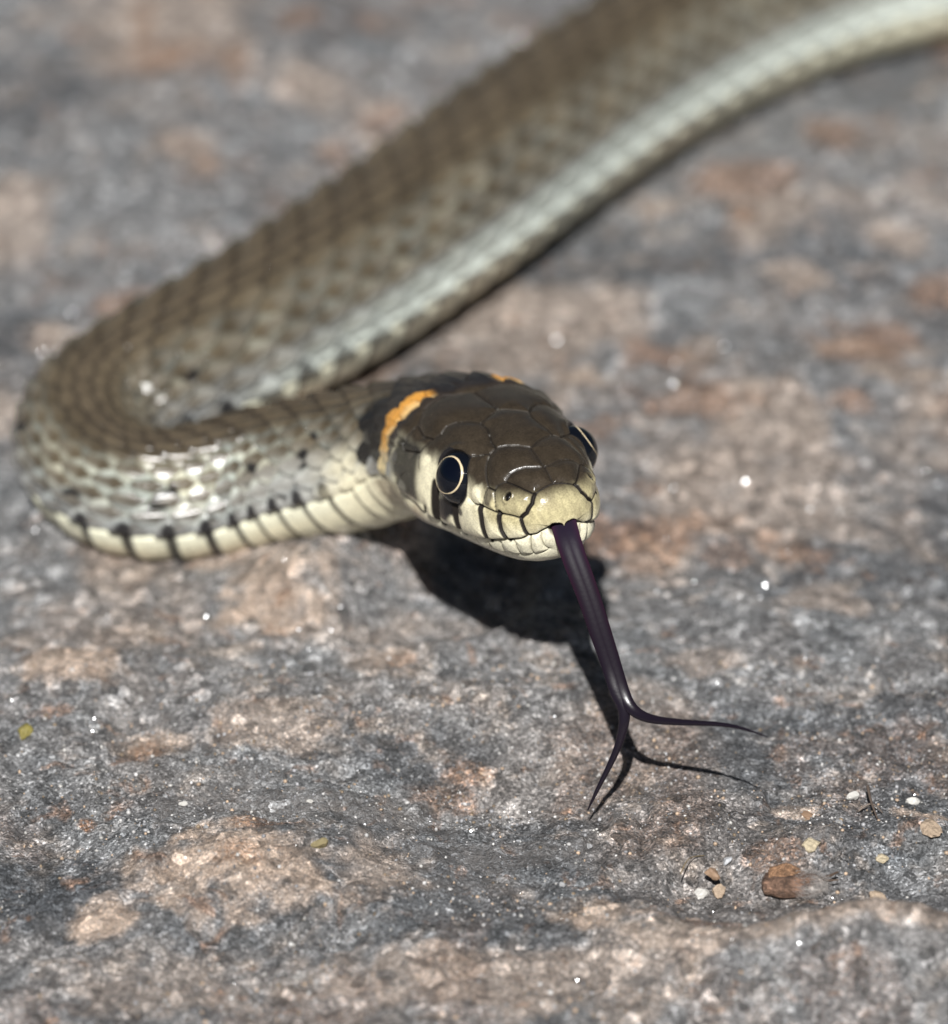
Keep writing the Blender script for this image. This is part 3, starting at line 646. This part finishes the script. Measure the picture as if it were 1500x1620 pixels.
for st in (([(.040,.004,.012),(.056,.006,.020),(.066,.004,.028)],.0030,.0014),([(.040,.0,.012),(.056,-.004,.016),(.068,-.003,.018)],.0026,.001)):
    V_,F_=tubes([st],7); link('stalk',mesh_np('stalk',hput(V_,0,0,.014),F_),m_st,husk)
# dry rootlet lying near the pebbles, and twig bits on the right ledge
def strand(nm,pts,r,mat,lab,cat):
    P_=[gpt(px,py)+np.array([0,0,l]) for px,py,l in pts]; Pp,_=smooth_path([(*p,0.) for p in P_],40); V_,F_=tubes([(Pp,r,r*.5)],6); link(nm,mesh_np(nm,V_,F_),mat,label=lab,cat=cat)
m_root=simple('rootlet',(.20,.15,.08),.7)
strand('rootlet',[(1077,1385,.003),(1085,1370,.006),(1098,1363,.009),(1114,1357,.004)],.0012,m_root,'thin curved dry rootlet beside the clear quartz grain','rootlet')
strand('dry_twig',[(1372,1270,.030),(1378,1284,.018),(1388,1298,.004)],.0028,simple('twig',(.10,.075,.06),.7),'short dark twig standing askew on the right ledge','twig')
strand('dry_twig',[(1358,1288,.006),(1376,1284,.014),(1396,1291,.006)],.0022,simple('twig_b',(.16,.13,.11),.7),'thin grey brown twig lying across the short dark twig','twig')
# grit: uncountable sand grains in the dusty hollows
def scatter(n,xr,yr,fn):
    x=rng.uniform(*xr,n); y=rng.uniform(*yr,n); p=fn(x,y); keep=rng.random(n)<p; return x[keep],y[keep]
ico=bmesh.new(); bmesh.ops.create_icosphere(ico,subdivisions=1,radius=1.); IV=np.array([v_.co[:] for v_ in ico.verts]); IF=np.array([[v_.index for v_ in f.verts] for f in ico.faces]); ico.free()
IV=IV[:]; 
x,y=scatter(14000,(-.9,.95),(-.85,.30),lambda x,y:.10+.55*sst(.48,.62,fbm(x*7+2,y*7,3,6))+.3*np.exp(-((y+.10)/.12)**2))
n=min(len(x),5200); x,y=x[:n],y[:n]; z=ground_h(x,y); rr=.0011+.0028*rng.random(n)**3
GVv=[];GCc=[]
sc3=rng.uniform(.6,1.25,(n,1,3)); jit=1+.25*(rng.random((n,len(IV),1))-.5); an=rng.uniform(0,6.28,n); ca,sa=np.cos(an),np.sin(an)
B_=IV[None]*sc3*jit*rr[:,None,None]; Bx=B_[...,0]*ca[:,None]-B_[...,1]*sa[:,None]; By=B_[...,0]*sa[:,None]+B_[...,1]*ca[:,None]
Gv=np.stack([Bx+x[:,None],By+y[:,None],B_[...,2]+(z+rr*.35)[:,None]],-1).reshape(-1,3)
pal=np.array([[.40,.39,.37],[.30,.30,.31],[.12,.12,.125],[.42,.31,.22],[.20,.15,.10],[.50,.49,.48],[.22,.22,.23]]); pc=pal[rng.integers(0,7,n)]*(.7+.6*rng.random((n,1)))
Gc=np.repeat(pc,len(IV),0); Gf=(IF[None]+(np.arange(n)*len(IV))[:,None,None]).reshape(-1,3)
k=NT('grit'); at=k.n('ShaderNodeAttribute',attribute_name='Col'); k.l(at.outputs['Color'],k.b.inputs['Base Color']); k.pset(Roughness=.4)
link('grit',mesh_np('grit',Gv,[Gf],False,Gc),k.m,kind='stuff',label='loose sand grains strewn over the granite',cat='grit')
# mica: tiny mirror-like flakes set at all angles in the rock
n=30000; x=rng.uniform(-1.3,1.6,n); y=-.9+4.6*rng.random(n)**1.25; z=ground_h(x,y)+.0006
nv=rng.normal(size=(n,3)); nv[:,2]=np.abs(nv[:,2])*1.0+.15; nv/=np.linalg.norm(nv,axis=1,keepdims=True)
t1=np.cross(nv,rng.normal(size=(n,3))); t1/=np.linalg.norm(t1,axis=1,keepdims=True); t2=np.cross(nv,t1); r=(.0006+.0019*rng.random(n)**3)*(1+.12*np.clip(y,0,3)); r=np.where(y<-.25,r*.55,r)[:,None]
p=np.stack([x,y,z],-1)
Mv=np.stack([p+t1*r,p+t2*r*.8,p-t1*r*.9,p-t2*r],1).reshape(-1,3); Mf=np.arange(4*n).reshape(n,4)
k=NT('mica'); k.pset(Base_Color=(.75,.76,.78),Metallic=.9,Roughness=.30)
link('mica_flakes',mesh_np('mica_flakes',Mv,[Mf],False),k.m,kind='stuff',label='tiny glinting mica flakes set in the granite',cat='mica')
